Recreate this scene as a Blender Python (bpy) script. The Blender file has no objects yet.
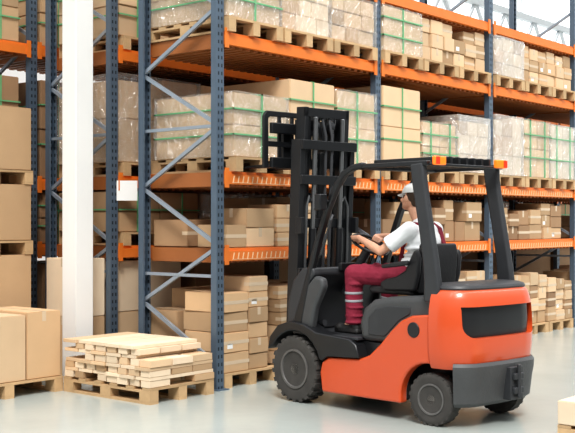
import bpy, bmesh, math, random
from mathutils import Vector, Matrix
random.seed(11)
SC = bpy.context.scene
C = SC.collection
SC.view_settings.view_transform = 'Standard'
try: SC.view_settings.look = 'Medium High Contrast'
except Exception: pass
SC.view_settings.exposure = .06
R = math.radians
ORD = ['first','second','third','fourth','fifth','sixth','seventh','eighth','ninth','tenth','eleventh','twelfth','thirteenth','fourteenth']

# ---------------------------------------------------------------- materials
def mat(name, col, rough=.5, metal=0., vary=.12, scale=6., bump=0., bscale=40., objrand=0., emit=0., coat=0., holes=False):
    m = bpy.data.materials.new(name); m.use_nodes = True
    nt = m.node_tree; n = nt.nodes; l = nt.links
    b = n['Principled BSDF']
    b.inputs['Roughness'].default_value = rough; b.inputs['Metallic'].default_value = metal
    if coat: b.inputs['Coat Weight'].default_value = coat; b.inputs['Coat Roughness'].default_value = .10
    tc = n.new('ShaderNodeTexCoord'); no = n.new('ShaderNodeTexNoise')
    no.inputs['Scale'].default_value = scale; no.inputs['Detail'].default_value = 5
    l.new(tc.outputs['Object'], no.inputs['Vector'])
    mr = n.new('ShaderNodeMapRange'); mr.inputs['To Min'].default_value = 1-vary; mr.inputs['To Max'].default_value = 1+vary
    l.new(no.outputs['Fac'], mr.inputs['Value'])
    val = mr.outputs['Result']
    if objrand:
        oi = n.new('ShaderNodeObjectInfo'); m2 = n.new('ShaderNodeMapRange')
        m2.inputs['To Min'].default_value = 1-objrand; m2.inputs['To Max'].default_value = 1+objrand
        l.new(oi.outputs['Random'], m2.inputs['Value'])
        mu = n.new('ShaderNodeMath'); mu.operation = 'MULTIPLY'
        l.new(val, mu.inputs[0]); l.new(m2.outputs['Result'], mu.inputs[1]); val = mu.outputs[0]
    if holes:      # punched rows of slots down the post face
        def M_(op, a, b_=None):
            q = n.new('ShaderNodeMath'); q.operation = op
            for i, v in enumerate((a, b_)):
                if v is None: continue
                if isinstance(v, (int,float)): q.inputs[i].default_value = v
                else: l.new(v, q.inputs[i])
            return q.outputs[0]
        sp = n.new('ShaderNodeSeparateXYZ'); l.new(tc.outputs['Object'], sp.inputs[0])
        ax = M_('ABSOLUTE', M_('SUBTRACT', M_('ABSOLUTE', sp.outputs['X']), .022))
        inx = M_('LESS_THAN', ax, .009)
        fz = M_('FRACT', M_('MULTIPLY', sp.outputs['Z'], 1/.075)); inz = M_('LESS_THAN', fz, .45)
        msk = M_('MULTIPLY', inx, inz)
        val = M_('MULTIPLY', val, M_('SUBTRACT', 1.0, M_('MULTIPLY', msk, .82)))
    hs = n.new('ShaderNodeHueSaturation'); hs.inputs['Color'].default_value = (*col, 1)
    l.new(val, hs.inputs['Value']); l.new(hs.outputs['Color'], b.inputs['Base Color'])
    if bump:
        nb = n.new('ShaderNodeTexNoise'); nb.inputs['Scale'].default_value = bscale
        l.new(tc.outputs['Object'], nb.inputs['Vector'])
        bp = n.new('ShaderNodeBump'); bp.inputs['Strength'].default_value = bump; bp.inputs['Distance'].default_value = .02
        l.new(nb.outputs['Fac'], bp.inputs['Height']); l.new(bp.outputs['Normal'], b.inputs['Normal'])
    if emit:
        b.inputs['Emission Color'].default_value = (*col, 1); b.inputs['Emission Strength'].default_value = emit
    return m

def film_mat(name, opac, gl):
    m = bpy.data.materials.new(name); m.use_nodes = True
    nt = m.node_tree; n = nt.nodes; l = nt.links
    b = n['Principled BSDF']; b.inputs['Base Color'].default_value = (.92,.89,.84,1); b.inputs['Roughness'].default_value = .4
    tc = n.new('ShaderNodeTexCoord'); mp = n.new('ShaderNodeMapping'); mp.inputs['Scale'].default_value = (1,1,.5); mp.inputs['Rotation'].default_value = (.3,.35,0)
    no = n.new('ShaderNodeTexNoise'); no.inputs['Scale'].default_value = 10; no.inputs['Detail'].default_value = 4; no.inputs['Distortion'].default_value = 1.2
    l.new(tc.outputs['Object'], mp.inputs['Vector']); l.new(mp.outputs['Vector'], no.inputs['Vector'])
    bp = n.new('ShaderNodeBump'); bp.inputs['Strength'].default_value = 1.0; bp.inputs['Distance'].default_value = .12
    l.new(no.outputs['Fac'], bp.inputs['Height'])
    tr = n.new('ShaderNodeBsdfTransparent'); mx = n.new('ShaderNodeMixShader'); mx.inputs['Fac'].default_value = opac
    g = n.new('ShaderNodeBsdfGlossy'); g.inputs['Roughness'].default_value = .14; g.inputs['Color'].default_value = (1,1,1,1); l.new(bp.outputs['Normal'], g.inputs['Normal'])
    m2 = n.new('ShaderNodeMixShader'); m2.inputs['Fac'].default_value = gl
    l.new(tr.outputs[0], mx.inputs[1]); l.new(b.outputs[0], mx.inputs[2])
    l.new(mx.outputs[0], m2.inputs[1]); l.new(g.outputs[0], m2.inputs[2])
    l.new(m2.outputs[0], n['Material Output'].inputs['Surface'])
    return m

M = dict(
 floor=mat('concrete', (.42,.455,.43), .22, vary=.18, scale=.9, bump=.04, bscale=8),
 wall=mat('white_wall', (.88,.89,.89), .8, vary=.02),
 truss=mat('pale_grey_steel', (.55,.58,.60), .5, vary=.05),
 column=mat('white_paint', (.86,.86,.84), .5, vary=.04, scale=2),
 pane=mat('daylight_pane', (.95,.98,1), .3, emit=.9, vary=.02),
 frame=mat('window_white', (.72,.75,.76), .5, vary=.02),
 post=mat('blue_steel', (.12,.165,.22), .42, .3, vary=.18, scale=3, holes=True),
 foot=mat('blue_steel_plate', (.12,.165,.22), .42, .3, vary=.18, scale=3),
 brace=mat('galvanised', (.36,.42,.49), .38, .45, vary=.15, scale=5),
 beam=mat('orange_beam', (.78,.21,.033), .42, vary=.16, scale=5),
 slot=mat('beam_slot', (.86,.60,.36), .6, vary=.05),
 deck=mat('deck_orange_shaded', (.36,.13,.04), .5, vary=.15, scale=4),  # orange darkened so the colour carries the shade under the decks
 c0=mat('card_light', (.68,.49,.31), .8, vary=.08, scale=4, objrand=.14),
 c1=mat('card_mid', (.55,.37,.215), .8, vary=.08, scale=4, objrand=.24),
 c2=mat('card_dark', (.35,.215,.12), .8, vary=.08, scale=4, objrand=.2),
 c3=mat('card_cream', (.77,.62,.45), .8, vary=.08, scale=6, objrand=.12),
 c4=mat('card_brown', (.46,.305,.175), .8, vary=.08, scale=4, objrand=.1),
 tape=mat('tape', (.66,.52,.37), .25, vary=.05), paper=mat('paper', (.88,.88,.86), .6, vary=.03),
 wood=mat('pallet_wood', (.54,.365,.20), .75, vary=.28, scale=9, objrand=.15),
 green=mat('strap_green', (.16,.45,.22), .4, vary=.05),
 film=film_mat('film_clear', .10, .16), filmw=film_mat('film_white', .34, .21),
 orange=mat('truck_orange', (.62,.085,.020), .30, vary=.08, scale=2, coat=.5),
 black=mat('black_paint', (.014,.015,.017), .35, vary=.2),
 grey=mat('dark_grey_plastic', (.038,.040,.044), .45, vary=.25),
 midgrey=mat('mid_grey_plastic', (.066,.069,.072), .48, vary=.2),
 cwgrey=mat('counterweight_grey', (.070,.072,.074), .5, vary=.35, scale=4, bump=.12),
 rubber=mat('rubber', (.058,.054,.050), .8, vary=.4, scale=9),
 rim=mat('rim_grey', (.14,.135,.13), .5, .2, vary=.3, scale=15),
 steel=mat('steel', (.24,.245,.25), .3, .8, vary=.1), hub=mat('hub_light', (.36,.34,.31), .5, vary=.2),
 vinyl=mat('vinyl', (.020,.020,.022), .5, vary=.2, bump=.1),
 lampo=mat('lamp_orange', (.95,.22,.02), .25, vary=.03, emit=.4), lampr=mat('lamp_red', (.8,.05,.02), .25, vary=.03, emit=.25),
 glass=mat('lamp_glass', (.7,.72,.75), .12, vary=.03),
 skin=mat('skin', (.66,.36,.24), .5, vary=.08, scale=14), hair=mat('hair', (.05,.028,.016), .7, vary=.3, scale=60),
 shirt=mat('white_cotton', (.86,.87,.88), .85, vary=.04, bump=.7, bscale=10),
 trouser=mat('maroon_cloth', (.235,.017,.042), .85, vary=.2, bump=.9, bscale=11),
 strap=mat('maroon_strap', (.22,.018,.038), .8), refl=mat('reflective_grey', (.34,.35,.37), .6, vary=.08),
 shoe=mat('shoe_black', (.018,.017,.017), .5), cap=mat('cap_white', (.80,.80,.78), .85, vary=.05, bump=.2, bscale=20),
 eye=mat('eye_white', (.85,.83,.8), .3), iris=mat('iris', (.04,.025,.015), .3), lip=mat('lip', (.48,.20,.16), .5))

# ---------------------------------------------------------------- mesh helpers
def box(bm, x0, x1, y0, y1, z0, z1, mtx=None):
    v = [bm.verts.new((x, y, z)) for z in (z0, z1) for x, y in ((x0,y0),(x1,y0),(x1,y1),(x0,y1))]
    for f in ((3,2,1,0),(4,5,6,7),(0,1,5,4),(1,2,6,5),(2,3,7,6),(3,0,4,7)):
        bm.faces.new([v[i] for i in f])
    if mtx: bmesh.ops.transform(bm, matrix=mtx, verts=v)
    return v
def prism(bm, poly, axis, a, b):
    def P(u, v, t):
        return (t,u,v) if axis == 'x' else ((u,t,v) if axis == 'y' else (u,v,t))
    A = [bm.verts.new(P(u,v,a)) for u,v in poly]; B = [bm.verts.new(P(u,v,b)) for u,v in poly]
    n = len(poly)
    fs = [bm.faces.new(A[::-1]), bm.faces.new(B)]
    for i in range(n): fs.append(bm.faces.new((A[i],A[(i+1)%n],B[(i+1)%n],B[i])))
    bmesh.ops.recalc_face_normals(bm, faces=fs)
def loft(bm, loops):      # loops: list of (poly, z)
    rings = [[bm.verts.new((u,v,z)) for u,v in poly] for poly, z in loops]
    n = len(rings[0]); fs = [bm.faces.new(rings[0][::-1]), bm.faces.new(rings[-1])]
    for A, B in zip(rings, rings[1:]):
        for i in range(n): fs.append(bm.faces.new((A[i],A[(i+1)%n],B[(i+1)%n],B[i])))
    bmesh.ops.recalc_face_normals(bm, faces=fs)
def frame_to(d):
    d = Vector(d).normalized()
    return d.to_track_quat('Z','Y').to_matrix().to_4x4()
def bar(bm, p0, p1, w, t):
    p0, p1 = Vector(p0), Vector(p1); L = (p1-p0).length
    box(bm, -w/2, w/2, -t/2, t/2, 0, L, Matrix.Translation(p0) @ frame_to(p1-p0))
def cyl(bm, p0, p1, r0, r1=None, seg=20):
    r1 = r0 if r1 is None else r1
    p0, p1 = Vector(p0), Vector(p1); L = (p1-p0).length
    bmesh.ops.create_cone(bm, cap_ends=True, segments=seg, radius1=r0, radius2=r1, depth=L,
        matrix=Matrix.Translation((p0+p1)/2) @ frame_to(p1-p0))
def sph(bm, c, r, seg=14, rot=None):
    r = (r,r,r) if isinstance(r,(int,float)) else r
    m = Matrix.Translation(c)
    if rot: m = m @ rot
    bmesh.ops.create_uvsphere(bm, u_segments=seg, v_segments=max(8,seg*2//3), radius=1, matrix=m @ Matrix.Diagonal((*r,1)))
def capsule(bm, p0, p1, r0, r1):
    sph(bm, p0, r0); sph(bm, p1, r1); cyl(bm, p0, p1, r0, r1, 14)
def lathe(bm, prof, seg=36, mtx=None):   # prof (r, a) around x axis
    rings = []
    for r, a in prof:
        rings.append([bm.verts.new((a, r*math.cos(2*math.pi*i/seg), r*math.sin(2*math.pi*i/seg))) for i in range(seg)])
    fs = []
    for k in range(len(rings)-1):
        for i in range(seg):
            j = (i+1)%seg
            fs.append(bm.faces.new((rings[k][i],rings[k][j],rings[k+1][j],rings[k+1][i])))
    fs.append(bm.faces.new(rings[0])); fs.append(bm.faces.new(rings[-1]))
    bmesh.ops.recalc_face_normals(bm, faces=fs)
    if mtx: bmesh.ops.transform(bm, matrix=mtx, verts=[v for r in rings for v in r])
def tube(bm, pts, r, seg=10, closed=False):
    pts = [Vector(p) for p in pts]; n = len(pts); rings = []
    for i, p in enumerate(pts):
        a = pts[i-1] if (i or closed) else p
        b = pts[(i+1)%n] if (i < n-1 or closed) else p
        q = frame_to(b-a)
        rings.append([bm.verts.new(p + (q @ Vector((r*math.cos(2*math.pi*k/seg), r*math.sin(2*math.pi*k/seg), 0)))) for k in range(seg)])
    fs = []
    for i in range(n if closed else n-1):
        A, B = rings[i], rings[(i+1)%n]
        off = min(range(seg), key=lambda o: sum((A[k].co-B[(k+o)%seg].co).length for k in range(seg)))
        for k in range(seg):
            j = (k+1)%seg
            fs.append(bm.faces.new((A[k],A[j],B[(j+off)%seg],B[(k+off)%seg])))
    if not closed:
        fs.append(bm.faces.new(rings[0])); fs.append(bm.faces.new(rings[-1]))
    bmesh.ops.recalc_face_normals(bm, faces=fs)
def ribbon(bm, path, th, x0, x1):
    L, Rr = [], []
    n = len(path)
    for i in range(n):
        a = Vector(path[max(i-1,0)]); b = Vector(path[min(i+1,n-1)])
        t = (b-a).normalized(); nn = Vector((-t.y, t.x)); w = th[i] if isinstance(th,(list,tuple)) else th
        p = Vector(path[i]); L.append(tuple(p+nn*w/2)); Rr.append(tuple(p-nn*w/2))
    prism(bm, L+Rr[::-1], 'x', x0, x1)

def mesh_of(bm, name, material, smooth=True):
    me = bpy.data.meshes.new(name); bm.to_mesh(me); bm.free()
    me.materials.append(material)
    if smooth:
        me.shade_smooth(); me.set_sharp_from_angle(angle=R(32))
    return me
def link(name, me, parent=None, loc=(0,0,0), rot=0):
    o = bpy.data.objects.new(name, me); C.objects.link(o)
    o.location = loc; o.rotation_euler = (0,0,rot)
    if parent: o.parent = parent
    return o
def obj(name, bm, material, parent=None, bevel=0, seg=2):
    o = link(name, mesh_of(bm, name, material), parent)
    if bevel:
        b = o.modifiers.new('bevel','BEVEL'); b.width = bevel; b.segments = seg; b.limit_method = 'ANGLE'; b.angle_limit = R(40)
    return o
def tag(o, label, cat, group=None):
    o['label'] = label; o['category'] = cat
    if group: o['group'] = group
    return o
def empty(name, loc, rot=0):
    o = bpy.data.objects.new(name, None); C.objects.link(o); o.location = loc; o.rotation_euler = (0,0,rot); o.empty_display_size = .1
    return o
def struct(name, bm, material):
    o = obj(name, bm, material); o['kind'] = 'structure'; return o
def evaluate(bm, mods, material, name):
    me = bpy.data.meshes.new('tmp'); bm.to_mesh(me); bm.free()
    t = bpy.data.objects.new('tmp', me); C.objects.link(t)
    mods(t)
    dg = bpy.context.evaluated_depsgraph_get(); dg.update()
    out = bpy.data.meshes.new_from_object(t.evaluated_get(dg))
    out.name = name
    bpy.data.objects.remove(t)
    out.materials.clear(); out.materials.append(material); out.shade_smooth()
    return out
def fuse(name, bm, material, parent=None, voxel=.008, it=4, loc=(0,0,0), rot=0):
    def mods(t):
        r = t.modifiers.new('r','REMESH'); r.mode = 'VOXEL'; r.voxel_size = voxel
        s = t.modifiers.new('s','SMOOTH'); s.factor = .5; s.iterations = it
    return link(name, evaluate(bm, mods, material, name), parent, loc, rot)

# ---------------------------------------------------------------- setting
bm = bmesh.new(); box(bm, -8, 36, -10, 14, -.1, 0); struct('floor', bm, M['floor'])
bm = bmesh.new(); box(bm, -8, 36, 14, 14.2, 0, 10); struct('wall_back', bm, M['wall'])
bm = bmesh.new(); box(bm, 36, 36.2, -10, 14.2, 0, 10); struct('wall_right', bm, M['wall'])
for i in range(4):
    x0 = 19+i*3.9
    bm = bmesh.new(); box(bm, x0, x0+3.6, 13.96, 13.995, 4, 9); w = struct('window_%d' % (i+1), bm, M['pane'])
    bm = bmesh.new()
    for k in range(3): box(bm, x0+k*1.77, x0+k*1.77+.06, 13.90, 13.955, 4, 9)
    for k in range(3): box(bm, x0, x0+3.6, 13.91, 13.95, 4+k*2.47, 4.06+k*2.47)
    obj('window_frame', bm, M['frame'], w)
# roof girder under the glazed roof, running into the right wall
bm = bmesh.new(); ty_ = 12.6
box(bm, 12, 36, ty_-.07, ty_+.07, 6.75, 6.90); box(bm, 12, 36, ty_-.07, ty_+.07, 5.75, 5.87)
for k in range(16):
    xa = 12.2+k*1.5; bar(bm, (xa,ty_,5.8), (xa+.75,ty_,6.82), .07, .07); bar(bm, (xa+.75,ty_,6.82), (xa+1.5,ty_,5.8), .07, .07)
struct('trim_1', bm, M['truss'])

# white building column
bm = bmesh.new(); box(bm, 6.62, 6.84, 8.29, 8.51, .012, 8.0)
col = obj('column', bm, M['column'], bevel=.008)
tag(col, 'tall square white painted column standing behind the low pallet of flat packs', 'column')
bm = bmesh.new(); box(bm, 6.58, 6.88, 8.25, 8.55, 0, .012); obj('base_plate', bm, M['column'], col)

# ---------------------------------------------------------------- racks
BAY = 2.61; X0 = 7.25; LV = [1.29, 2.03, 3.37, 4.20]; TOP = [z+.06 for z in LV]
def make_rack(label, xs, yf, yb, zt, levels, slots_=False):
    t = empty('pallet_rack', (xs[0], yf, 0)); tag(t, label, 'shelving rack')
    ox, oy = xs[0], yf
    D = yb-yf
    for xi in xs:
        x = xi-ox
        for y, s in ((0,1),(D,-1)):
            bm = bmesh.new()
            prof = [(-.05,0),(.05,0),(.05,s*.075),(.028,s*.075),(.028,s*.055),(.042,s*.055),(.042,s*.012),(-.042,s*.012),(-.042,s*.055),(-.028,s*.055),(-.028,s*.075),(-.05,s*.075)]
            prism(bm, prof, 'z', .01, zt)
            p = obj('post', bm, M['post'], t); p.location = (x, y, 0)
            bm = bmesh.new(); box(bm, -.075, .075, -.05 if s>0 else -.1, .1 if s>0 else .05, 0, .01); obj('foot_plate', bm, M['foot'], p)
        nodes = [.22+.575*k for k in range(int((zt-.3)/.575)+1)]
        for k in range(len(nodes)-1):
            a, b = (.05, D-.05) if k % 2 == 0 else (D-.05, .05)
            bm = bmesh.new(); bar(bm, (x,a,nodes[k]+.02), (x,b,nodes[k+1]-.02), .03, .036); obj('diagonal_brace', bm, M['brace'], t)
        for z in (nodes[0]-.04, 1.08, 2.52):
            bm = bmesh.new(); bar(bm, (x,.05,z), (x,D-.05,z), .036, .03); obj('cross_brace', bm, M['brace'], t)
    for i in range(len(xs)-1):
        a, b = xs[i]-ox+.052, xs[i+1]-ox-.052
        for z in levels:
            for y, s in ((0,1),(D,-1)):
                bm = bmesh.new()
                prism(bm, [(y-s*.012,z-.065),(y+s*.04,z-.065),(y+s*.04,z+.06),(y+s*.016,z+.06),(y+s*.016,z+.03),(y-s*.012,z+.03)], 'x', a, b)
                bmm = obj('beam', bm, M['beam'], t)
                for xe in (a-.006, b-.05):
                    bm = bmesh.new(); box(bm, xe, xe+.056, y-s*.018-.004, y-s*.018+.004, z-.10, z+.09)
                    obj('beam_connector', bm, M['beam'], bmm)
                if slots_ and s > 0 and z < 3:
                    nn = 34; x_a, x_b = a+.10, b-.10; P = [(x_a, z-.052), (x_b, z-.052)]
                    for k in range(nn-1, -1, -1):
                        xx = a+.12+(b-a-.24)*k/(nn-1); P += [(xx+.004, z-.047), (xx+.018, z+.014), (xx+.004, z+.014), (xx-.010, z-.047)]
                    bm = bmesh.new(); prism(bm, P, 'y', y-.0145, y-.0115); obj('toothed_strip', bm, M['slot'], bmm)
            bm = bmesh.new(); n = 22
            for k in range(n):
                xx = a+.06+(b-a-.16)*k/(n-1); box(bm, xx-.025, xx+.025, .042, D-.042, z-.085, z+.055)
            obj('deck_panel', bm, M['deck'], t)
    return t
XS = [X0+BAY*i for i in range(6)]
make_rack('long blue and orange pallet rack behind the forklift', XS[:5], 6.92, 8.02, 5.4, LV, True)
make_rack('blue and orange pallet rack standing back to back behind the front rack', XS, 8.45, 9.55, 4.5, LV[:3])
X3 = [4.60, 7.21, 9.82, 12.43, 15.04]; LV3 = [1.29, 2.03, 3.54]
make_rack('pallet rack at far left behind the tall carton stack', X3, 9.78, 10.88, 4.5, LV3)
# white sign plate clipped to the rear rack post, angled towards the aisle
bm = bmesh.new(); box(bm, -.115, .115, -.003, .003, -.105, .105)
sp = tag(obj('sign_plate', bm, M['paper']), 'small blank white sign plate fixed to a blue rack post right of column', 'sign')
sp.location = (7.36, 8.385, 1.93); sp.rotation_euler = (0, 0, R(-42))
bm = bmesh.new(); bar(bm, (-.10,.004,0), (-.10,.05,0), .02, .02); obj('clip', bm, M['brace'], sp)

# ---------------------------------------------------------------- cartons / pallets / loads
_cm = {}
TONE = {'c0':'light tan','c1':'mid brown','c2':'dark brown','c3':'cream','c4':'plain brown'}
def carton_mesh(w, d, h, m, td):
    k = (round(w,2), round(d,2), round(h,3), m, td)
    if k not in _cm:
        w, d, h = k[:3]
        bm = bmesh.new(); box(bm, -w/2, w/2, -d/2, d/2, 0, h)
        bmesh.ops.bevel(bm, geom=bm.edges[:], offset=.006 if h > .1 else .002, segments=2, affect='EDGES')
        body = mesh_of(bm, 'carton', M[m])
        bm = bmesh.new(); e = .0015; tw = .022; dr = min(.09, h*.5)
        if td == 0:
            box(bm, -w/2-e, w/2+e, -tw, tw, h-.002, h+e)
            box(bm, -w/2-e, -w/2+.002, -tw, tw, h-dr, h-.002); box(bm, w/2-.002, w/2+e, -tw, tw, h-dr, h-.002)
        elif td == 1:
            box(bm, -tw, tw, -d/2-e, d/2+e, h-.002, h+e)
            box(bm, -tw, tw, -d/2-e, -d/2+.002, h-dr, h-.002); box(bm, -tw, tw, d/2-.002, d/2+e, h-dr, h-.002)
        else:     # carton on its side: tape seam across the front face
            box(bm, -w/2-e, w/2+e, -d/2-e, -d/2+.002, h*.5-tw*.8, h*.5+tw*.8)
            box(bm, -w/2-e, -w/2+.002, -d/2+.002, -d/2+.07, h*.5-tw*.8, h*.5+tw*.8)
        tp = mesh_of(bm, 'tape', M['tape'])
        bm = bmesh.new(); box(bm, -w*.36, -w*.36+.075, -d/2-e, -d/2, h*.2, h*.2+.05)
        st = mesh_of(bm, 'sticker', M['paper'])
        _cm[k] = (body, tp, st)
    return _cm[k]
def carton(x, y, z, w, d, h, m, label, group=None, rot=0, sticker=False, name='carton', tape=True, td=0):
    b, tp, st = carton_mesh(w, d, h, m, td)
    o = link(name, b, None, (x,y,z), rot); tag(o, label, 'box', group)
    if tape: link('tape', tp, o)
    if sticker:
        s = link('sticker', st, o); s['label'] = 'small white paper sticker'
    return o
_pm = {}
def pallet(x, y, z, w, d, label, rot=0, group=None):
    k = (w, d)
    if k not in _pm:
        ms = []
        bm = bmesh.new(); n = 6
        for i in range(n):
            yy = -d/2+.05+(d-.1)*i/(n-1); box(bm, -w/2, w/2, yy-.05, yy+.05, .120, .142)
        ms.append(('top_boards', mesh_of(bm, 'top_boards', M['wood'])))
        for s in (-1,0,1):
            bm = bmesh.new(); xx = s*(w/2-.05)
            box(bm, xx-.05, xx+.05, -d/2, d/2, .099, .119)
            for t in (-1,0,1): yy = t*(d/2-.07); box(bm, xx-.05, xx+.05, yy-.07, yy+.07, .022, .099)
            box(bm, xx-.05, xx+.05, -d/2, d/2, 0, .021)
            ms.append(('runner', mesh_of(bm, 'runner', M['wood'])))
        _pm[k] = ms
    t = empty('pallet', (x,y,z), rot); tag(t, label, 'pallet', group)
    for nm, me in _pm[k]: link(nm, me, t)
    return t

def load(x0, x1, y0, y1, z0, h, nx, nz, m, style, label, group=None):
    """several cartons bound together: film or straps hold them, they move as one"""
    w, d = x1-x0, y1-y0
    t = empty('bound_carton_load', ((x0+x1)/2,(y0+y1)/2,z0)); tag(t, label, 'box', group)
    ch = h/nz
    rag = ('f' in style or 'w' in style); mix = rag and 's' not in style
    for k in range(nz):
        cuts = [-w/2]+[(-w/2+w*(i+1)/nx + (random.uniform(-.05,.05) if mix else 0)) for i in range(nx-1)]+[w/2]
        for i in range(nx):
            bm = bmesh.new(); j = random.uniform(0,.02) if mix else random.uniform(-.006,.006)
            tp = (k+1)*ch - (random.choice((0,.0,.03,.06)) if mix and k == nz-1 else 0)
            box(bm, cuts[i]+.003, cuts[i+1]-.003, -d/2+.008+j, d/2-.008, k*ch+(.003 if k else 0), tp)
            bmesh.ops.bevel(bm, geom=bm.edges[:], offset=.008, segments=2, affect='EDGES')
            obj('carton', bm, M[m if not mix or random.random() < .7 else 'c1'], t)
    e = .016 if rag else .006; sw_ = .007
    if 's' in style:
        for sx in ((-.28,.28) if nx > 1 else (0,)):
            bm = bmesh.new(); xx = sx*w
            box(bm, xx-sw_, xx+sw_, -d/2-e, -d/2+.004, 0, h+e); box(bm, xx-sw_, xx+sw_, d/2-.004, d/2+e, 0, h+e); box(bm, xx-sw_, xx+sw_, -d/2-e, d/2+e, h, h+e)
            obj('strap', bm, M['green'], t)
        for zz in ((h*.35, h*.75) if h > .5 else (h*.55,)):
            bm = bmesh.new()
            box(bm, -w/2-e, w/2+e, -d/2-e-.002, -d/2+.003, zz-sw_, zz+sw_); box(bm, -w/2-e, w/2+e, d/2-.003, d/2+e, zz-sw_, zz+sw_)
            box(bm, -w/2-e, -w/2+.004, -d/2-e, d/2+e, zz-sw_, zz+sw_); box(bm, w/2-.004, w/2+e, -d/2-e, d/2+e, zz-sw_, zz+sw_)
            obj('strap', bm, M['green'], t)
    if rag:
        bm = bmesh.new(); f = .012
        box(bm, -w/2-f, w/2+f, -d/2-f, d/2+f, .005, h+f)
        bmesh.ops.subdivide_edges(bm, edges=bm.edges[:], cuts=9, use_grid_fill=True)
        for v in bm.verts: v.co += Vector((random.uniform(-1,1), random.uniform(-1,1), random.uniform(-.3,1)))*.005
        me = mesh_of(bm, 'stretch_film', M['filmw' if 'w' in style else 'film']); me.shade_smooth(); me.set_sharp_from_angle(angle=R(50))
        link('stretch_film', me, t)
    return t

BAYN = ['first bay','middle bay','right bay','last bay','fifth bay']
LVN = ['lowest shelf','middle shelf','upper shelf','top shelf']
POS = ['left','centre','right']
def slots(i): return [(X0+BAY*i+.075+k*.83, X0+BAY*i+.075+k*.83+.79) for k in range(3)]
GL = 'strapped and wrapped carton loads on the front rack'
GP = 'wooden pallets on the shelves of the front rack'
kinds = {'s':'green-strapped tan carton load','f':'clear film-wrapped tan carton load','fs':'film-wrapped carton load with green straps','w':'white film-wrapped carton load','ws':'white film-wrapped carton load with green straps'}
def put(i, lv, k, h, nx, nz, m, style, dy=0, xr=None):
    a, b = xr or slots(i)[k]
    pallet((a+b)/2, 7.47, TOP[lv], .80, 1.2, 'wooden pallet under the %s load on the %s, %s' % (POS[k], LVN[lv], BAYN[i]), group=GP)
    load(a, b, 6.90+dy, 8.00, TOP[lv]+.143, h, nx, nz, m, style, '%s, %s place on the %s, %s' % (kinds[style], POS[k], LVN[lv], BAYN[i]), GL)
# middle shelf
put(0,1,0,.62,1,2,'c0','fs',xr=(7.42,8.22)); put(0,1,1,.84,1,2,'c0','s',xr=(8.27,9.03)); put(0,1,2,.80,1,2,'c0','fs',xr=(9.06,9.78))
put(1,1,0,.94,1,2,'c0','s'); put(1,1,1,.58,2,2,'c0','fs'); put(1,1,2,.72,3,3,'c3','w')
put(2,1,0,.80,3,3,'c3','w'); put(2,1,1,.80,2,2,'c0','fs'); put(2,1,2,.78,2,3,'c3','ws')
put(3,1,0,.8,2,2,'c0','fs')
# upper shelf
put(0,2,0,.53,1,2,'c0','fs'); put(0,2,1,.52,3,3,'c3','f'); put(0,2,2,.5,3,3,'c0','f')
put(1,2,0,.52,1,1,'c0','fs'); put(2,2,0,.52,3,3,'c3','w'); put(3,2,0,.52,2,2,'c0','f')

# loose cartons
def columns(place, x0, x1, y0, depth, z0, hmax, tones, group, row='front', wr=(.27,.42), maxl=3, hr=(.16,.30), gap=.012, low=.80):
    x = x0; c = 0
    while True:
        w = round(random.uniform(*wr),2)
        if x+w > x1: break
        z = z0; L = 0; h_t = hmax*random.uniform(low,1.)
        base = round(random.uniform(*hr),2)
        while L < maxl and z+base <= z0+h_t+.001:
            t = random.choice(tones); d = round(depth*random.uniform(.84,1.),2)
            carton(x+w/2+random.uniform(-.003,.003), y0+d/2+random.uniform(0,.04), z, w, d, base, t,
              '%s carton, %s layer, %s from left, %s row, %s' % (TONE[t], ORD[L], ORD[c], row, place), group, rot=R(random.uniform(-2.2,2.2)), sticker=random.random()<.12, td=random.choice((0,1,2,2)))
            z += base+.003; L += 1
        if L == 0:
            t = random.choice(tones)
            carton(x+w/2, y0+depth/2, z0, w, round(depth*.95,2), base, t, '%s carton, first layer, %s from left, %s row, %s' % (TONE[t], ORD[c], row, place), group)
        x += w+gap*random.uniform(.8,2.2); c += 1
# lowest shelf
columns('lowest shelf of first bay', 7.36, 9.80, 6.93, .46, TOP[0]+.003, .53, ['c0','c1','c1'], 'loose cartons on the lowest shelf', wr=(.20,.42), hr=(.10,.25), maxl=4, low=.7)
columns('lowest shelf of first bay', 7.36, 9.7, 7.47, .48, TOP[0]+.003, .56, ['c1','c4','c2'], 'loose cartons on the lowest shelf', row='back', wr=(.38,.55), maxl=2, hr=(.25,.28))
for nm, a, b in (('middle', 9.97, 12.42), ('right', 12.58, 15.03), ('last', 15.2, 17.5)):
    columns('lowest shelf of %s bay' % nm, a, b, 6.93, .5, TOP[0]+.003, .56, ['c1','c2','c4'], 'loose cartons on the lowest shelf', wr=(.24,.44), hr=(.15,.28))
# upper shelf loose stacks
for (i,k) in ((1,1),(1,2),(2,1),(2,2)):
    a, b = slots(i)[k]
    pallet((a+b)/2, 7.47, TOP[2], .80, 1.2, 'wooden pallet under the %s carton stack on the upper shelf, %s' % (POS[k], BAYN[i]), group=GP)
    columns('upper shelf, %s stack, %s' % (POS[k], BAYN[i]), a-.02, b+.05, 6.93, .5, TOP[2]+.145, .53, ['c0','c1','c0'], 'loose cartons on the upper shelf', wr=(.24,.26), hr=(.16,.175), maxl=3, low=.97)
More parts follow.
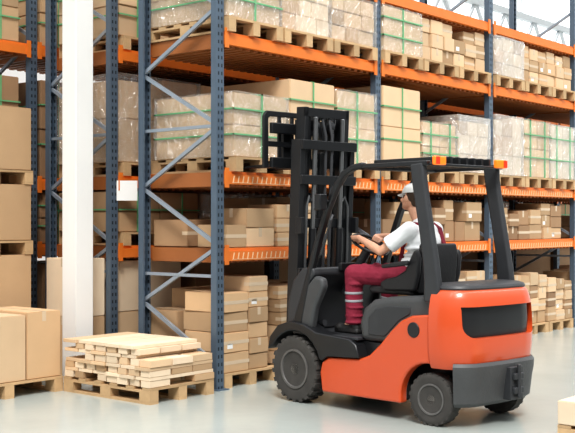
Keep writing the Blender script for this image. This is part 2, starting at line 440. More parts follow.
# floor stacks
for i, k, hm in ((0,0,.96),(0,1,.94),(0,2,.85),(1,1,.94),(1,2,.95),(2,0,.78),(2,1,.80),(2,2,.72),(3,0,.8),(3,1,.8)):
    a, b = slots(i)[k]
    pallet((a+b)/2, 7.52, 0, .80, 1.2, 'wooden floor pallet under the %s carton stack of the %s' % (POS[k], BAYN[i]), group='floor pallets beneath the front rack')
    tn = ['c1','c0','c1','c4'] if i == 0 else ['c1','c0','c2']
    columns('%s floor stack, %s' % (POS[k], BAYN[i]), a-.01, b+.05, 6.93, .56, .145, hm, tn, 'cartons stacked on floor pallets under the rack', wr=(.22,.38) if i == 0 else (.24,.265), hr=(.12,.24), maxl=6, low=.84)
    if i == 0 or k == 2:
        columns('%s floor stack, %s' % (POS[k], BAYN[i]), a-.01, b+.04, 7.54, .54, .145, hm, ['c1','c4','c2'], 'cartons stacked on floor pallets under the rack', row='back', wr=(.36,.39), hr=(.2,.3), maxl=4)

# rear rack loads
GR = 'loads on the rear rack seen through the front one'
for i in range(5):
    for lv in (0,1,2):
        hh = [.58,1.08,.80][lv]
        for k,(a,b) in enumerate(((X0+BAY*i+.09, X0+BAY*i+1.28),(X0+BAY*i+1.33, X0+BAY*i+2.52))):
            st = ['s','f','s','fs'][(i+lv+k)%4]
            pallet((a+b)/2, 9.0, TOP[lv], 1.1, 1.1, 'pallet under the %s load, rear rack %s, %s' % (['left','right'][k], LVN[lv], BAYN[i]), group='pallets on the rear rack')
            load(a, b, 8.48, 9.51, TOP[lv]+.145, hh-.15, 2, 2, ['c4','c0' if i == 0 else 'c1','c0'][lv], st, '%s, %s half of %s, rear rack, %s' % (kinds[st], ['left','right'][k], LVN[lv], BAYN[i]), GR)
pallet(7.92, 9.02, 0, 1.1, 1.1, 'wooden floor pallet under the big cartons right of the column', group='pallets on the rear rack')
carton(7.80, 9.0, .145, .96, .98, .50, 'c0', 'big tan carton on floor pallet right of white column, lower of two')
carton(7.80, 9.0, .648, .96, .98, .54, 'c3', 'big carton, cream tone lifted against shade, right of white column, upper of two')  # colour made lighter to offset the rack shadow falling here
for i in range(5):
    x = X0+BAY*i+(1.9 if i == 0 else 1.3); w_ = 1.2 if i == 0 else 2.4
    carton(x, 9.0, 0, w_, .9, 1.16, 'c2', 'very wide dark carton on floor under rear rack, %s' % BAYN[i])
# pair between column and rear rack
carton(7.02, 8.80, .0, .34, .54, .62, 'c1', 'brown carton on floor just behind the white column, lower of two')
carton(7.02, 8.80, .623, .34, .54, .60, 'c3', 'tall carton, cream tone lifted against shade, just behind the white column, upper of two')  # lighter colour stands in for light lost in the shade here

# far left rack loads
for i in range(4):
    for lv in (0,1,2):
        for k in range(2):
            a = X3[i]+.12+k*1.2
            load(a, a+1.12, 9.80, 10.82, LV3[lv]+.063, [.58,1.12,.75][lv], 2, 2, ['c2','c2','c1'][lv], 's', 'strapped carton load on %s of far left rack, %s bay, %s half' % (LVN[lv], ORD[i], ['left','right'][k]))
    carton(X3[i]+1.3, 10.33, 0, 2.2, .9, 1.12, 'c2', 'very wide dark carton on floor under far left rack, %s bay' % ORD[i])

# tall stack far left
t_x0, t_x1, t_y0, t_y1 = 5.72, 6.60, 8.97, 9.67
tx, ty = (t_x0+t_x1)/2, (t_y0+t_y1)/2
pallet(tx, ty, 0, .9, .7, 'bottom pallet of the tall carton stack at far left')
for x in (0,1): carton(t_x0+.22+x*.44, ty, .145, .43, .68, 1.12, 'c1', 'tall brown carton on bottom pallet of far left stack, %s one' % ['left','right'][x])
pallet(tx, ty, 1.268, .9, .7, 'middle pallet of the tall carton stack at far left')
for x in (0,1): carton(t_x0+.22+x*.44, ty, 1.413, .43, .68, .57, 'c4', 'brown carton in middle of tall far left stack, %s one' % ['left','right'][x])
pallet(tx, ty, 1.986, .9, .7, 'top pallet of the tall carton stack at far left')
for x in (0,1): carton(t_x0+.22+x*.44, ty, 2.131, .43, .68, .64, 'c4', 'brown carton on top of tall far left stack, %s one' % ['left','right'][x])
# front left cartons on pallet
pallet(5.66, 8.43, 0, 1.2, .8, 'wooden pallet under two square cartons left of the white column')
carton(6.055, 8.42, .145, .38, .74, .62, 'c1', 'square brown carton left of and nearest the white column', td=1)
carton(5.55, 8.42, .145, .60, .74, .60, 'c0', 'tan carton at left frame edge beside the square carton', td=1)
# corner carton, bottom right
pallet(7.44, 2.97, 0, .8, .8, 'wooden pallet in the near right corner of the photo', rot=0)
carton(7.43, 2.98, .145, .78, .78, .17, 'c3', 'flat cream carton on pallet in near right corner')

# low pallet: neat square layers of flat packs and small pieces, one step at the front end
pallet(6.65, 7.41, 0, .80, 1.2, 'wooden pallet of flat packs in front of the white column')
z = .145; GF = 'flat tan packs on the low pallet'
for L, kind in enumerate('SXSXSXSX'):
    step = 0 if L < 5 else 1
    if kind == 'X':          # thin sheets, laid close together
        hh = .030
        for k in range(step, 6):
            y = 6.91+k*.2
            carton(6.65+random.uniform(-.012,.012), y, z, random.choice((.80,.79,.77)), .192, hh, random.choice(['c3','c0','c3']), 'flat pack laid crosswise, %s layer, %s from front, low pallet' % (ORD[L], ORD[k]), GF, R(random.uniform(-.3,.3)), name='flat_carton', tape=False)
    else:                    # short thick pieces in rows with dark gaps between
        hh = (.058,.052,.060,.050)[L//2]
        for r in range(3):
            for k in range(step, 8):
                if random.random() < .07: continue
                carton(6.385+r*.265+random.uniform(-.012,.012), 6.875+k*.153, z, random.choice((.25,.25,.23)), random.choice((.125,.138,.11)), hh, random.choice(['c3','c3','c0','c1']), 'short thick pack, %s layer, %s row from left, %s from front, low pallet' % (ORD[L], ORD[r], ORD[k]), GF, R(random.uniform(-.6,.6)), name='small_carton', tape=False)
    z += hh+.002

# ---------------------------------------------------------------- forklift (local: x right, y forward, z up; origin on floor under front axle)
FO = (7.72, 5.88, 0); FR = R(-8)
F = empty('forklift', FO, FR); tag(F, 'orange and black forklift truck with raised black mast facing the rack', 'forklift')
AX = -1.525
arch = [(AX+.285*math.cos(R(a)), .205+.285*math.sin(R(a))) for a in range(90, -15, -12)]
for s in (-1,1):
    x0, x1 = (-.52,-.43) if s < 0 else (.43,.52)
    bm = bmesh.new()
    prism(bm, [(-.335,.13),(-.31,.30),(-.335,.39),(-.42,.435),(-.78,.455),(-.90,.50),(-1.02,.60),(-1.14,.72),(-1.25,.81),(-1.36,.855),(-1.545,.875)]+[(-1.545,.489)]+arch+[(AX+.28,.145)], 'x', x0, x1)
    p = obj('side_panel', bm, M['orange'], F, .032, 4)
    if s < 0:
        bm = bmesh.new(); cyl(bm, (-.528,-1.385,.745), (-.50,-1.385,.745), .062); obj('fuel_cap', bm, M['black'], p, .006)
    # black step / fender
    inner = [(.345*math.cos(R(a)), .29+.345*math.sin(R(a))) for a in range(160, 20, -14)]
    bm = bmesh.new()
    prism(bm, [(.36,.44),(.33,.56),(.22,.67),(.06,.715),(-.12,.70),(-.28,.64),(-.68,.615),(-.76,.57),(-.80,.465),(-.42,.445),(-.345,.40)]+inner, 'x', (-.54 if s<0 else .36), (-.36 if s<0 else .54))
    obj('fender', bm, M['black'], F, .012, 2)
# chassis, floor, hood, cowl
bm = bmesh.new(); box(bm, -.425,.425,-1.20,-.36,.15,.60); box(bm, -.34,.34,-.36,.15,.18,.60); box(bm,-.27,.27,-1.75,-1.20,.25,.60); obj('chassis', bm, M['black'], F, .01)
bm = bmesh.new(); box(bm, -.5,.5,-.75,.06,.605,.63); obj('floor_plate', bm, M['grey'], F, .005)
bm = bmesh.new(); prism(bm, [(-.74,.605),(-.72,.76),(-.77,.88),(-.88,.955),(-1.05,.985),(-1.40,1.01),(-1.60,1.05),(-1.62,1.0),(-1.62,.605)], 'x', -.46, .46); hood = obj('engine_hood', bm, M['midgrey'], F, .05, 5)
bm = bmesh.new(); prism(bm, [(-.84,.66),(-.84,.80),(-.92,.88),(-1.06,.91),(-1.30,.92),(-1.30,.86),(-1.18,.80),(-1.06,.69),(-1.02,.66)], 'x', -.468, -.455); obj('hood_panel', bm, M['grey'], hood, .006)
bm = bmesh.new(); prism(bm, [(.14,.63),(.13,.88),(.06,1.08),(-.06,1.19),(-.20,1.20),(-.22,1.14),(-.10,1.02),(-.03,.86),(-.02,.63)], 'x', -.50, .50); cowl = obj('dash_cowl', bm, M['grey'], F, .02, 3)
bm = bmesh.new(); box(bm, -.20,.05,-.255,-.215,1.165,1.235); obj('display_panel', bm, M['black'], cowl, .008)
bm = bmesh.new(); prism(bm, [(.02,.64),(-.03,.86),(-.10,1.02),(-.22,1.13),(-.31,1.11),(-.33,1.04),(-.22,.85),(-.18,.64)], 'x', -.500, -.42); obj('side_cowl', bm, M['midgrey'], F, .025, 3)
# counterweight
HW = .525
def plan(g=0, yf=-1.555, n=6, a0=None):
    r = .25; cx, cy = HW-r, -1.625
    if a0 is None: left = [(-HW-g, yf), (-HW-g, cy)]; ks = [math.pi/2*k/n for k in range(1,n)]
    else: left = []; ks = [a0+(math.pi/2-a0)*k/n for k in range(0,n)]
    for a in ks: left.append((-cx-(r+g)*math.cos(a), cy-(r+g)*math.sin(a)))
    left.append((-cx+.02, cy-r-g)); mid = [(0, cy-r-.012-g)]
    return left+mid+[(-u,v) for u,v in left[::-1]]
def rec_prof(e=0):
    x0, x1, z0, z1, rr = -.455+e, .455-e, .705+e, .945-e, .10
    p = [(x0,z1),(x1,z1)]
    for a in range(0,91,15): p.append((x1-rr+rr*math.cos(R(a)), z0+rr-rr*math.sin(R(a))))
    for a in range(0,91,15): p.append((x0+rr-rr*math.sin(R(a)), z0+rr-rr*math.cos(R(a))))
    return p
cb = bmesh.new(); prism(cb, rec_prof(), 'y', -2.2, -1.64)
cut = link('cutter', mesh_of(cb, 'cutter', M['black']))
bm = bmesh.new(); loft(bm, [(plan(-.02),.46),(plan(.0),.50),(plan(.014),.62),(plan(.018),.78),(plan(.010),.92),(plan(-.006),1.0),(plan(-.025),1.05),(plan(-.05),1.075),(plan(-.09),1.085)])
def mods(t):
    q = t.modifiers.new('q','BOOLEAN'); q.object = cut; q.operation = 'DIFFERENCE'; q.solver = 'EXACT'
me = evaluate(bm, mods, M['orange'], 'counterweight'); me.set_sharp_from_angle(angle=R(38))
bpy.data.objects.remove(cut)
cw = link('counterweight', me, F)
bm = bmesh.new(); loft(bm, [(plan(-.030,-1.63),.68),(plan(-.022,-1.63),.82),(plan(-.030,-1.63),.96)]); obj('rear_recess', bm, M['black'], cw)
bm = bmesh.new(); loft(bm, [(plan(-.05,-1.50),1.06),(plan(-.04,-1.48),1.085),(plan(-.05,-1.48),1.102),(plan(-.09,-1.50),1.115),(plan(-.15,-1.54),1.122)]); obj('rear_cover', bm, M['grey'], F)
A0 = R(32)
bm = bmesh.new(); loft(bm, [(plan(-.05,a0=A0),.165),(plan(-.005,a0=A0),.20),(plan(.015,a0=A0),.36),(plan(.028,a0=A0),.43),(plan(.030,a0=A0),.485),(plan(.012,a0=A0),.51)]); bump = obj('rear_bumper', bm, M['cwgrey'], F)
bm = bmesh.new(); box(bm, -.02,.14,-1.955,-1.86,.20,.46); box(bm,-.0,.12,-1.98,-1.95,.36,.41); box(bm,-.0,.12,-1.98,-1.95,.25,.30); cyl(bm,(.06,-1.975,.22),(.06,-1.975,.48),.016); obj('tow_pin', bm, M['grey'], bump, .006)
# wheels
def wheel(name, cx, cy, r, w, side, steer=0, lug=.9):
    bm = bmesh.new(); h = w/2; ri = r*.58
    b_ = lug+.07
    lathe(bm, [(ri,-h*.85),(r*.80,-h),(r*.92,-h*.94),(r*b_,-h*.75),(r*b_,h*.75),(r*.92,h*.94),(r*.80,h),(ri,h*.85)], 40)
    n = 22
    for k in range(n):
        for sgn in (-1,1):
            a = 2*math.pi*(k+(.5 if sgn>0 else 0))/n
            box(bm, h*.05 if sgn>0 else -h*.93, h*.93 if sgn>0 else -h*.05, -r*.065, r*.065, r*.90, r, Matrix.Rotation(a,4,'X'))
    t = obj(name, bm, M['rubber'], F); t.location = (cx,cy,r); t.rotation_euler = (0,0,steer)
    bm = bmesh.new(); o = side
    lathe(bm, [(ri*1.03,o*h*.80),(ri*1.03,o*h*.97),(ri*.92,o*h*.97),(ri*.84,o*h*.55),(ri*.5,o*h*.45),(ri*.46,o*h*.6),(.02,o*h*.6)], 32)
    obj('rim', bm, M['rim'], t)
    bm = bmesh.new(); cyl(bm, (o*h*.5,0,0),(o*h*.85,0,0), ri*.36, ri*.30)
    hb = obj('hub', bm, M['hub'], t)
    for k in range(6):
        a = k*math.pi/3; bm = bmesh.new(); cyl(bm,(o*h*.5,ri*.64*math.cos(a),ri*.64*math.sin(a)),(o*h*.62,ri*.64*math.cos(a),ri*.64*math.sin(a)),.014,seg=6); obj('wheel_nut', bm, M['hub'], t)
for s in (-1,1):
    wheel('front_wheel', s*.455, 0, .295, .18, s, lug=.895)
    wheel('rear_wheel', s*.425, AX, .208, .130, s, R(5), lug=.925)
# overhead guard
for s in (-1,1):
    a, b = (-.505,-.440) if s < 0 else (.440,.505)
    bm = bmesh.new(); ribbon(bm, [(-.0,.69),(-.07,.90),(-.16,1.18),(-.26,1.46),(-.36,1.70),(-.47,1.90),(-.57,2.01),(-.68,2.06),(-.80,2.075)], [.11,.08,.055,.05,.05,.05,.05,.05,.05], a, b); obj('front_pillar', bm, M['black'], F, .012, 2)
    bm = bmesh.new(); ribbon(bm, [(-1.55,.97),(-1.545,1.12),(-1.525,1.30),(-1.48,1.55),(-1.435,1.78),(-1.405,1.95),(-1.395,2.07)], [.17,.15,.135,.125,.125,.13,.14], a, b); obj('rear_pillar', bm, M['grey'], F, .02, 3)
bm = bmesh.new()
for s in (-1,1): box(bm, s*.47-.03, s*.47+.03, -1.50,-.72, 2.045,2.085)
box(bm,-.47,.47,-.80,-.72,2.04,2.08); box(bm,-.47,.47,-1.52,-1.47,2.045,2.068); obj('roof_frame', bm, M['black'], F, .008)
for k in range(7):
    xx = -.30+k*.10; bm = bmesh.new(); box(bm, xx-.014, xx+.014, -1.51,-.76,2.062,2.125); obj('roof_bar', bm, M['black'], F, .004)
for s in (-1,1):
    bm = bmesh.new(); box(bm, s*.395-.065, s*.395+.065, -1.565,-1.522,2.05,2.12); l_ = obj('tail_light', bm, M['lampo'], F, .01)
    bm = bmesh.new(); box(bm, s*.395-(.065 if s<0 else -.02), s*.395+(-.02 if s<0 else .065), -1.570,-1.5655,2.055,2.115); obj('red_lens', bm, M['lampr'], l_)
    bm = bmesh.new(); bar(bm,(s*.50,-.41,1.78),(s*.56,-.38,1.78),.02,.02); box(bm, s*.575-.045, s*.575+.045, -.42,-.34,1.70,1.84); wl = obj('work_lamp', bm, M['black'], F, .012)
    bm = bmesh.new(); box(bm, s*.575-.035, s*.575+.035, -.338,-.334,1.71,1.83); obj('lens', bm, M['glass'], wl)
bm = bmesh.new(); tube(bm, [(-.47,-.26,1.30),(-.50,-.31,1.32),(-.50,-.43,1.62),(-.47,-.42,1.66)], .012); obj('grab_handle', bm, M['grey'], F)
# mast (leans slightly back)
TILT = Matrix.Translation((0,.27,.3)) @ Matrix.Rotation(R(2.5),4,'X') @ Matrix.Translation((0,-.27,-.3))
def mobj(name, bm, m, parent=F, bev=.004):
    bmesh.ops.transform(bm, matrix=TILT, verts=bm.verts[:]); return obj(name, bm, M[m], parent, bev)
def channel(bm, x, s, y0, y1, w, z0, z1, t=.016):
    prism(bm, [(x,y0),(x+s*w,y0),(x+s*w,y0+t),(x+s*t,y0+t),(x+s*t,y1-t),(x+s*w,y1-t),(x+s*w,y1),(x,y1)], 'z', z0, z1)
for s in (-1,1):
    bm = bmesh.new(); channel(bm, s*.350, -s, .20, .33, .055, .10, 2.36); mobj('outer_mast_rail', bm, 'black')
    bm = bmesh.new(); channel(bm, s*.285, -s, .225, .345, .045, .14, 2.66); mobj('inner_mast_rail', bm, 'black')
    bm = bmesh.new(); channel(bm, s*.228, -s, .245, .355, .035, .9, 2.60); mobj('third_mast_rail', bm, 'black')
    bm = bmesh.new(); cyl(bm,(s*.175,.20,.2),(s*.175,.20,1.55),.036); q = mobj('lift_cylinder', bm, 'black')
    bm = bmesh.new(); cyl(bm,(s*.175,.20,1.55),(s*.175,.20,2.57),.021); mobj('piston_rod', bm, 'steel', q)
    bm = bmesh.new()
    for k in range(40): box(bm, s*.10-(.018 if k%2 else .013), s*.10+(.018 if k%2 else .013),.252,.266,.9+k*.0405,.9+k*.0405+.036)
    mobj('lift_chain', bm, 'steel', bev=0)
    bm = bmesh.new(); cyl(bm,(s*.10-.022,.295,2.50),(s*.10+.022,.295,2.50),.052); mobj('chain_pulley', bm, 'grey')
    bm = bmesh.new(); cyl(bm,(s*.30,-.15,.70),(s*.30,.2,.62),.03); obj('tilt_cylinder', bm, M['grey'], F)
    bm = bmesh.new(); tube(bm, [(s*.035,.20,.5),(s*.035,.19,1.4),(s*.04,.2,2.40),(s*.045,.26,2.60),(s*.045,.33,2.48),(s*.045,.335,2.3)], .015); mobj('hydraulic_hose', bm, 'grey', bev=0)
    bm = bmesh.new(); tube(bm, [(s*.27,.19,.6),(s*.27,.185,1.3),(s*.265,.19,1.75),(s*.23,.20,1.84),(s*.20,.20,1.80)], .012); mobj('cylinder_pipe', bm, 'midgrey', bev=0)
    for z0 in (.62, 1.5):
        bm = bmesh.new(); box(bm, s*.35-.02, s*.35+.02, .14,.22, z0,z0+.15); mobj('rail_bracket', bm, 'black')
for z0, y0 in ((.18,.17),(1.10,.17),(1.95,.17),(2.27,.17)):
    bm = bmesh.new(); box(bm,-.350,.350,y0,y0+.028,z0,z0+.085); mobj('mast_crossbar', bm, 'black')
for z0 in (1.55, 2.57):
    bm = bmesh.new(); box(bm,-.285,.285,.225,.25,z0,z0+.085); mobj('inner_crossbar', bm, 'black')
bm = bmesh.new(); cyl(bm,(0,.30,.6),(0,.30,2.25),.042); mobj('free_lift_cylinder', bm, 'black')
# carriage (raised)
for s in (-1,1):
    bm = bmesh.new(); box(bm, s*.15-.03, s*.15+.03, .21,.384, 2.10,2.56); obj('carriage_bracket', bm, M['black'], F, .006)
for z0 in (2.10, 2.42):
    bm = bmesh.new(); box(bm,-.46,.46,.385,.425,z0,z0+.10); obj('carriage_bar', bm, M['black'], F, .008)
bm = bmesh.new()
prism(bm, [(-.52,2.10),(-.52,2.58),(-.48,2.63),(.48,2.63),(.52,2.58),(.52,2.10),(.465,2.10),(.465,2.56),(.44,2.58),(-.44,2.58),(-.465,2.56),(-.465,2.10)], 'y', .43, .46)
box(bm,-.47,.47,.432,.458,2.30,2.35)
for k in range(-2,3): box(bm, k*.16-.018,k*.16+.018,.434,.456,2.12,2.585)
obj('load_backrest', bm, M['black'], F, .004)
for s in (-1,1):
    bm = bmesh.new(); prism(bm, [(.462,2.50),(.462,2.122),(.48,2.118),(1.50,2.128),(1.50,2.136),(.52,2.16),(.50,2.18),(.50,2.50)], 'x', s*.20-.05, s*.20+.05); obj('fork', bm, M['black'], F, .004)
# seat
bm = bmesh.new(); prism(bm, [(-.66,.99),(-.63,1.03),(-.66,1.06),(-.80,1.055),(-1.10,1.045),(-1.14,.99)], 'x', -.25, .25); seat = obj('seat', bm, M['vinyl'], F, .02, 3)
bm = bmesh.new(); ribbon(bm, [(-1.14,1.02),(-1.175,1.14),(-1.195,1.26),(-1.205,1.36),(-1.20,1.42)], [.11,.085,.07,.055,.035], -.225, .225); obj('seat_back', bm, M['vinyl'], seat, .03, 4)
for s in (-1,1):
    bm = bmesh.new(); prism(bm, [(-1.18,1.03),(-1.22,1.16),(-1.235,1.30),(-1.215,1.37),(-1.17,1.36),(-1.13,1.29),(-1.08,1.20),(-.98,1.145),(-.86,1.12),(-.80,1.09),(-.80,1.05),(-.86,1.02)], 'x', s*.260-.025, s*.260+.025); obj('seat_wing', bm, M['vinyl'], seat, .023, 4)
    bm = bmesh.new(); ribbon(bm, [(-1.15,1.265),(-1.0,1.245),(-.86,1.225)], [.04,.04,.03], s*.315-.02, s*.315+.02); obj('armrest', bm, M['vinyl'], seat, .012, 3)
# steering
SC_ = Vector((0,-.42,1.40)); E1 = Vector((1,0,0)); E2 = Vector((0,.87,.5)).normalized(); EN = Vector((0,-.5,.87)).normalized(); SR = .17
def rimp(t): return SC_ + SR*(math.cos(t)*E1 + math.sin(t)*E2)
bm = bmesh.new(); tube(bm, [rimp(2*math.pi*k/40) for k in range(40)], .0135, 10, True); sw = obj('steering_wheel', bm, M['black'], F)
for a in (0, 2.2, 4.1):
    bm = bmesh.new(); bar(bm, SC_-EN*.015, rimp(a), .03, .012); obj('spoke', bm, M['black'], sw, .003)
bm = bmesh.new(); cyl(bm, SC_-EN*.03, SC_+EN*.01, .045); obj('wheel_hub', bm, M['black'], sw, .003)
bm = bmesh.new(); cyl(bm, (0,-.10,.95), SC_-EN*.02, .05, .04); obj('steering_column', bm, M['grey'], F)
for k in range(3):
    x = .16+k*.06; bm = bmesh.new(); cyl(bm,(x,-.18,1.15),(x,-.26,1.32),.007); sph(bm,(x,-.265,1.335),.02); obj('control_lever', bm, M['black'], F)

# ---------------------------------------------------------------- driver
def V(*a): return Vector(a)
pel, bel, che, upc = V(0,-.97,1.15), V(0,-1.01,1.27), V(0,-1.06,1.42), V(0,-1.05,1.525)
nk0, nk1 = V(0,-1.025,1.56), V(0,-.94,1.70)
sh = {-1:V(-.185,-1.045,1.53), 1:V(.185,-1.01,1.53)}
hip = {-1:V(-.10,-.955,1.135), 1:V(.10,-.955,1.135)}
kn = {-1:V(-.28,-.49,1.15), 1:V(.22,-.48,1.15)}
an = {-1:V(-.275,-.49,.72), 1:V(.21,-.43,.72)}
el = {-1:V(-.285,-.81,1.35), 1:V(.28,-.78,1.34)}
ang = {-1:R(163), 1:R(25)}
HC = V(0,-.91,1.80)   # head centre
HR = Matrix.Rotation(R(-6),4,'Z') @ Matrix.Rotation(R(6),4,'X')
def hp(x,y,z): return HC + (HR @ V(x,y,z))
bm = bmesh.new()
sph(bm, pel, (.155,.11,.12)); sph(bm, bel, (.14,.10,.13)); sph(bm, che, (.16,.11,.14)); sph(bm, upc, (.16,.085,.075))
capsule(bm, nk0, nk1, .060, .053)
for s in (-1,1):
    P = rimp(ang[s]); rad = (P-SC_).normalized(); tan = EN.cross(rad).normalized()
    palm = P + EN*.036 + rad*.028 - V(0,.012,0); w_ = palm + V(s*.022,-.085,.002)
    capsule(bm, sh[s], sh[s].lerp(el[s],.5), .058, .047); capsule(bm, sh[s].lerp(el[s],.5), el[s], .046, .037)
    capsule(bm, el[s], el[s].lerp(w_,.35), .037, .038); capsule(bm, el[s].lerp(w_,.35), w_, .038, .025)
    capsule(bm, w_, palm, .026, .023)
    if tan.y < 0: tan = -tan
    for k in range(4):
        tk = tan*(-.030+.021*k); ln = [.85,1.0,1.05,.95][k]
        a = P+tk+EN*.030+rad*.024; b = P+tk+EN*.030-rad*.014*ln; c = P+tk-EN*.006*ln-rad*.029; d = P+tk-EN*.026*ln-rad*.012
        capsule(bm, palm+tk*.6, a, .013, .0105); capsule(bm, a, b, .0105, .0098); capsule(bm, b, c, .0098, .009); capsule(bm, c, d, .009, .008)
    a = palm - tan*.03 - rad*.01; b = P - tan*.045 + EN*.022 - rad*.018; c = P - tan*.035 - rad*.028 + EN*.006
    capsule(bm, palm, a, .018, .014); capsule(bm, a, b, .013, .011); capsule(bm, b, c, .011, .009)
    capsule(bm, hip[s], kn[s], .085, .056); capsule(bm, kn[s], an[s], .055, .04); capsule(bm, an[s], an[s]+V(0,.14,-.055), .038, .03)
# head
sph(bm, hp(0,-.008,.022), (.074,.094,.103), 24, HR); sph(bm, hp(0,.03,-.045), (.056,.062,.062), 18, HR); sph(bm, hp(0,.068,-.082), (.026,.024,.022), 12, HR)
sph(bm, hp(0,.094,-.005), (.012,.018,.026), 12, HR); sph(bm, hp(0,.106,-.018), (.015,.016,.012), 12, HR)
sph(bm, hp(0,.078,.036), (.05,.016,.012), 12, HR); sph(bm, hp(0,.084,-.046), (.024,.012,.012), 12, HR)
for s in (-1,1):
    sph(bm, hp(s*.080,-.008,-.004), (.013,.020,.032), 12, HR); sph(bm, hp(s*.042,.062,-.018), (.026,.022,.022), 12, HR)
    capsule(bm, hp(s*.058,.01,-.05), hp(s*.025,.06,-.075), .022, .02)
person = fuse('person', bm, M['skin'], None, .0055, 3, FO, FR)
tag(person, 'person in white t-shirt, maroon work trousers and white cap driving the forklift', 'person')
for s in (-1,1):
    bm = bmesh.new(); sph(bm, hp(s*.030,.080,.012), (.014,.009,.009), 12, HR); e = obj('eye', bm, M['eye'], person)
    bm = bmesh.new(); sph(bm, hp(s*.031,.087,.012), (.006,.004,.006), 10, HR); obj('iris', bm, M['iris'], e)
    bm = bmesh.new(); capsule(bm, hp(s*.016,.092,.036), hp(s*.048,.078,.036), .005, .004); obj('eyebrow', bm, M['hair'], person)
bm = bmesh.new(); sph(bm, hp(0,.095,-.047), (.022,.006,.007), 12, HR); obj('lips', bm, M['lip'], person)
# hair: back of the head and short sideburns only
bm = bmesh.new(); sph(bm, hp(0,-.034,.034), (.078,.079,.088), 24, HR)
sph(bm, hp(0,-.062,-.025), (.055,.038,.045), 14, HR)
for s in (-1,1): sph(bm, hp(s*.072,.020,.018), (.008,.010,.022), 10, HR)
fuse('hair', bm, M['hair'], person, .006, 2)
# cap: soft crown with a long curved peak
bm = bmesh.new()
sph(bm, hp(0,-.014,.045), (.086,.106,.092), 28, HR)
bmesh.ops.bisect_plane(bm, geom=bm.verts[:]+bm.edges[:]+bm.faces[:], plane_co=hp(0,0,.050), plane_no=HR @ V(0,.14,1), clear_inner=True)
bmesh.ops.holes_fill(bm, edges=[e for e in bm.edges if e.is_boundary])
capo = obj('cap', bm, M['cap'], person)
bm = bmesh.new(); N = 14; gv = []
for i in range(N+1):
    u = -1+2*i/N
    for j in range(5):
        v = j/4; x = u*(.078-.012*v); y = math.sqrt(max(0,1-u*u))*(.085+.085*v)+.004
        gv.append(bm.verts.new((x, y, -.022*u*u*(.4+v)-.012*v)))
for i in range(N):
    for j in range(4): bm.faces.new((gv[i*5+j],gv[(i+1)*5+j],gv[(i+1)*5+j+1],gv[i*5+j+1]))
bmesh.ops.solidify(bm, geom=bm.faces[:], thickness=.005)
bmesh.ops.recalc_face_normals(bm, faces=bm.faces[:])
bmesh.ops.transform(bm, matrix=Matrix.Translation(hp(0,0,.056)) @ HR @ Matrix.Rotation(R(-8),4,'X'), verts=bm.verts[:])
obj('peak', bm, M['cap'], capo)
bm = bmesh.new(); sph(bm, hp(0,-.014,.138), (.009,.009,.004), 10, HR); obj('button', bm, M['cap'], capo)
# shirt
bm = bmesh.new()
sph(bm, V(0,-1.0,1.22), (.160,.120,.09)); sph(bm, bel, (.158,.122,.14)); sph(bm, che, (.180,.130,.145)); sph(bm, upc+V(0,0,-.005), (.172,.100,.078)); capsule(bm, V(0,-1.025,1.55), V(0,-1.0,1.595), .080, .064)
sph(bm, V(-.1,-1.0,1.27), (.08,.11,.04)); sph(bm, V(.02,-1.12,1.31), (.13,.05,.03)); sph(bm, V(-.12,-1.05,1.38), (.080,.10,.03)); sph(bm, V(-.08,-1.02,1.32), (.095,.115,.022))
for s in (-1,1):
    m_ = sh[s].lerp(el[s],.70)
    capsule(bm, sh[s], sh[s].lerp(el[s],.3), .076, .071); cyl(bm, sh[s].lerp(el[s],.25), m_, .070, .077, 16)
    sph(bm, sh[s].lerp(el[s],.42), (.078,.05,.05))
fuse('t_shirt', bm, M['shirt'], person, .008, 2)
# trousers
bm = bmesh.new()
sph(bm, pel, (.178,.128,.10)); cyl(bm, V(0,-.975,1.15), V(0,-.985,1.235), .13, .13, 20)
sph(bm, V(-.06,-.98,1.2), (.11,.122,.05)); sph(bm, V(.06,-.98,1.2), (.11,.122,.05))
for s in (-1,1):
    capsule(bm, hip[s], kn[s], .106, .084); capsule(bm, kn[s], kn[s].lerp(an[s],.35), .082, .078); cyl(bm, kn[s].lerp(an[s],.3), an[s], .078, .072, 18)
    sph(bm, kn[s].lerp(an[s],.98), (.082,.086,.026)); sph(bm, kn[s].lerp(an[s],.85), (.078,.088,.018)); sph(bm, kn[s].lerp(an[s],.68)+V(0,-.01,0), (.083,.080,.016)); sph(bm, kn[s].lerp(an[s],.2)+V(0,-.03,0), (.083,.072,.028))
    sph(bm, kn[s].lerp(hip[s],.2)+V(0,0,.012), (.090,.024,.086)); sph(bm, kn[s].lerp(hip[s],.42)+V(0,0,.016), (.098,.020,.094)); sph(bm, kn[s].lerp(hip[s],.62)+V(0,0,.014), (.102,.020,.098)); sph(bm, kn[s].lerp(hip[s],.8)+V(0,0,.012), (.106,.024,.102))
tro = fuse('trousers', bm, M['trouser'], person, .008, 1)
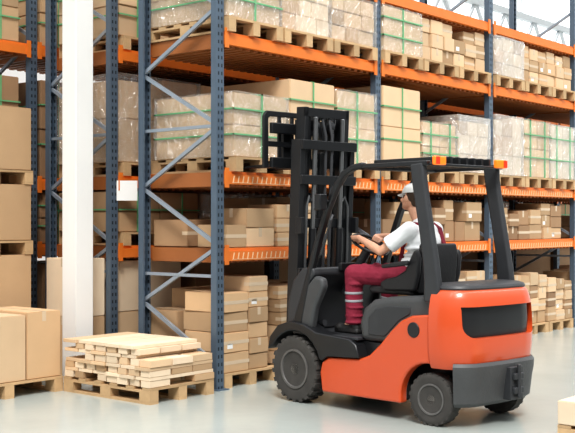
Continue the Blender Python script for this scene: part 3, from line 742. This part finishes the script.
for s in (-1,1):
    for f in (.36,.52):
        a = kn[s].lerp(an[s],f); b = kn[s].lerp(an[s],f+.05)
        bm = bmesh.new(); cyl(bm, a, b, .0845-.01*f, .084-.01*f, 28); obj('reflective_band', bm, M['refl'], tro, .004)
    bm = bmesh.new(); x = s*.095
    pth = [V(x,-.868,1.24),V(x,-.880,1.32),V(x,-.912,1.45),V(x,-.950,1.545),V(x,-1.005,1.590),V(x,-1.065,1.588),V(x,-1.14,1.545),V(x*.9,-1.192,1.42),V(x*.8,-1.165,1.30),V(x*.8,-1.12,1.22)]
    for i in range(len(pth)-1): bar(bm, pth[i], pth[i+1]+(pth[i+1]-pth[i])*.08, .034, .018)
    obj('trouser_strap', bm, M['strap'], tro)
    bm = bmesh.new(); A = an[s]
    capsule(bm, A+V(0,-.01,.0), A+V(0,-.03,-.045), .05, .045); capsule(bm, A+V(0,-.03,-.042), A+V(s*.01,.17,-.055), .044, .040); sph(bm, A+V(s*.01,.16,-.045), (.048,.06,.04))
    box(bm, A.x-.046, A.x+.046, A.y-.08, A.y+.205, .634, .66)
    fuse('shoe', bm, M['shoe'], person, .007, 3)

# ---------------------------------------------------------------- light, camera
w = bpy.data.worlds.new('world'); SC.world = w; w.use_nodes = True
nt = w.node_tree; bg = nt.nodes['Background']; bg.inputs['Color'].default_value = (.98,.99,1,1)
tc = nt.nodes.new('ShaderNodeTexCoord'); sx = nt.nodes.new('ShaderNodeSeparateXYZ'); mr = nt.nodes.new('ShaderNodeMapRange')
mr.inputs['From Min'].default_value = .05; mr.inputs['From Max'].default_value = .9; mr.inputs['To Min'].default_value = .15; mr.inputs['To Max'].default_value = 1.4
nt.links.new(tc.outputs['Generated'], sx.inputs[0]); nt.links.new(sx.outputs['Z'], mr.inputs['Value']); nt.links.new(mr.outputs['Result'], bg.inputs['Strength'])
s = bpy.data.lights.new('sun','SUN'); s.energy = 2.3; s.angle = R(15); s.color = (1,.98,.945)
so = bpy.data.objects.new('sun', s); C.objects.link(so)
so.rotation_euler = Vector((.60,.54,-1.05)).to_track_quat('-Z','Y').to_euler()
# area lights added over the aisle to put highlight streaks in film and paint
for i, yy in enumerate((1.0, 4.2)):
    a = bpy.data.lights.new('added_highlight_area','AREA'); a.shape = 'RECTANGLE'; a.size = 24; a.size_y = .4; a.energy = 190
    ao = bpy.data.objects.new('added_highlight_area', a); C.objects.link(ao); ao.location = (12, yy, 6.8)
cam = bpy.data.cameras.new('camera'); cam.sensor_width = 36; cam.lens = 1050/575*36; cam.shift_y = 5.5/575; cam.clip_end = 200
co = bpy.data.objects.new('camera', cam); C.objects.link(co); co.location = (0,0,1.6); co.rotation_euler = (R(90),0,R(-50))
SC.camera = co
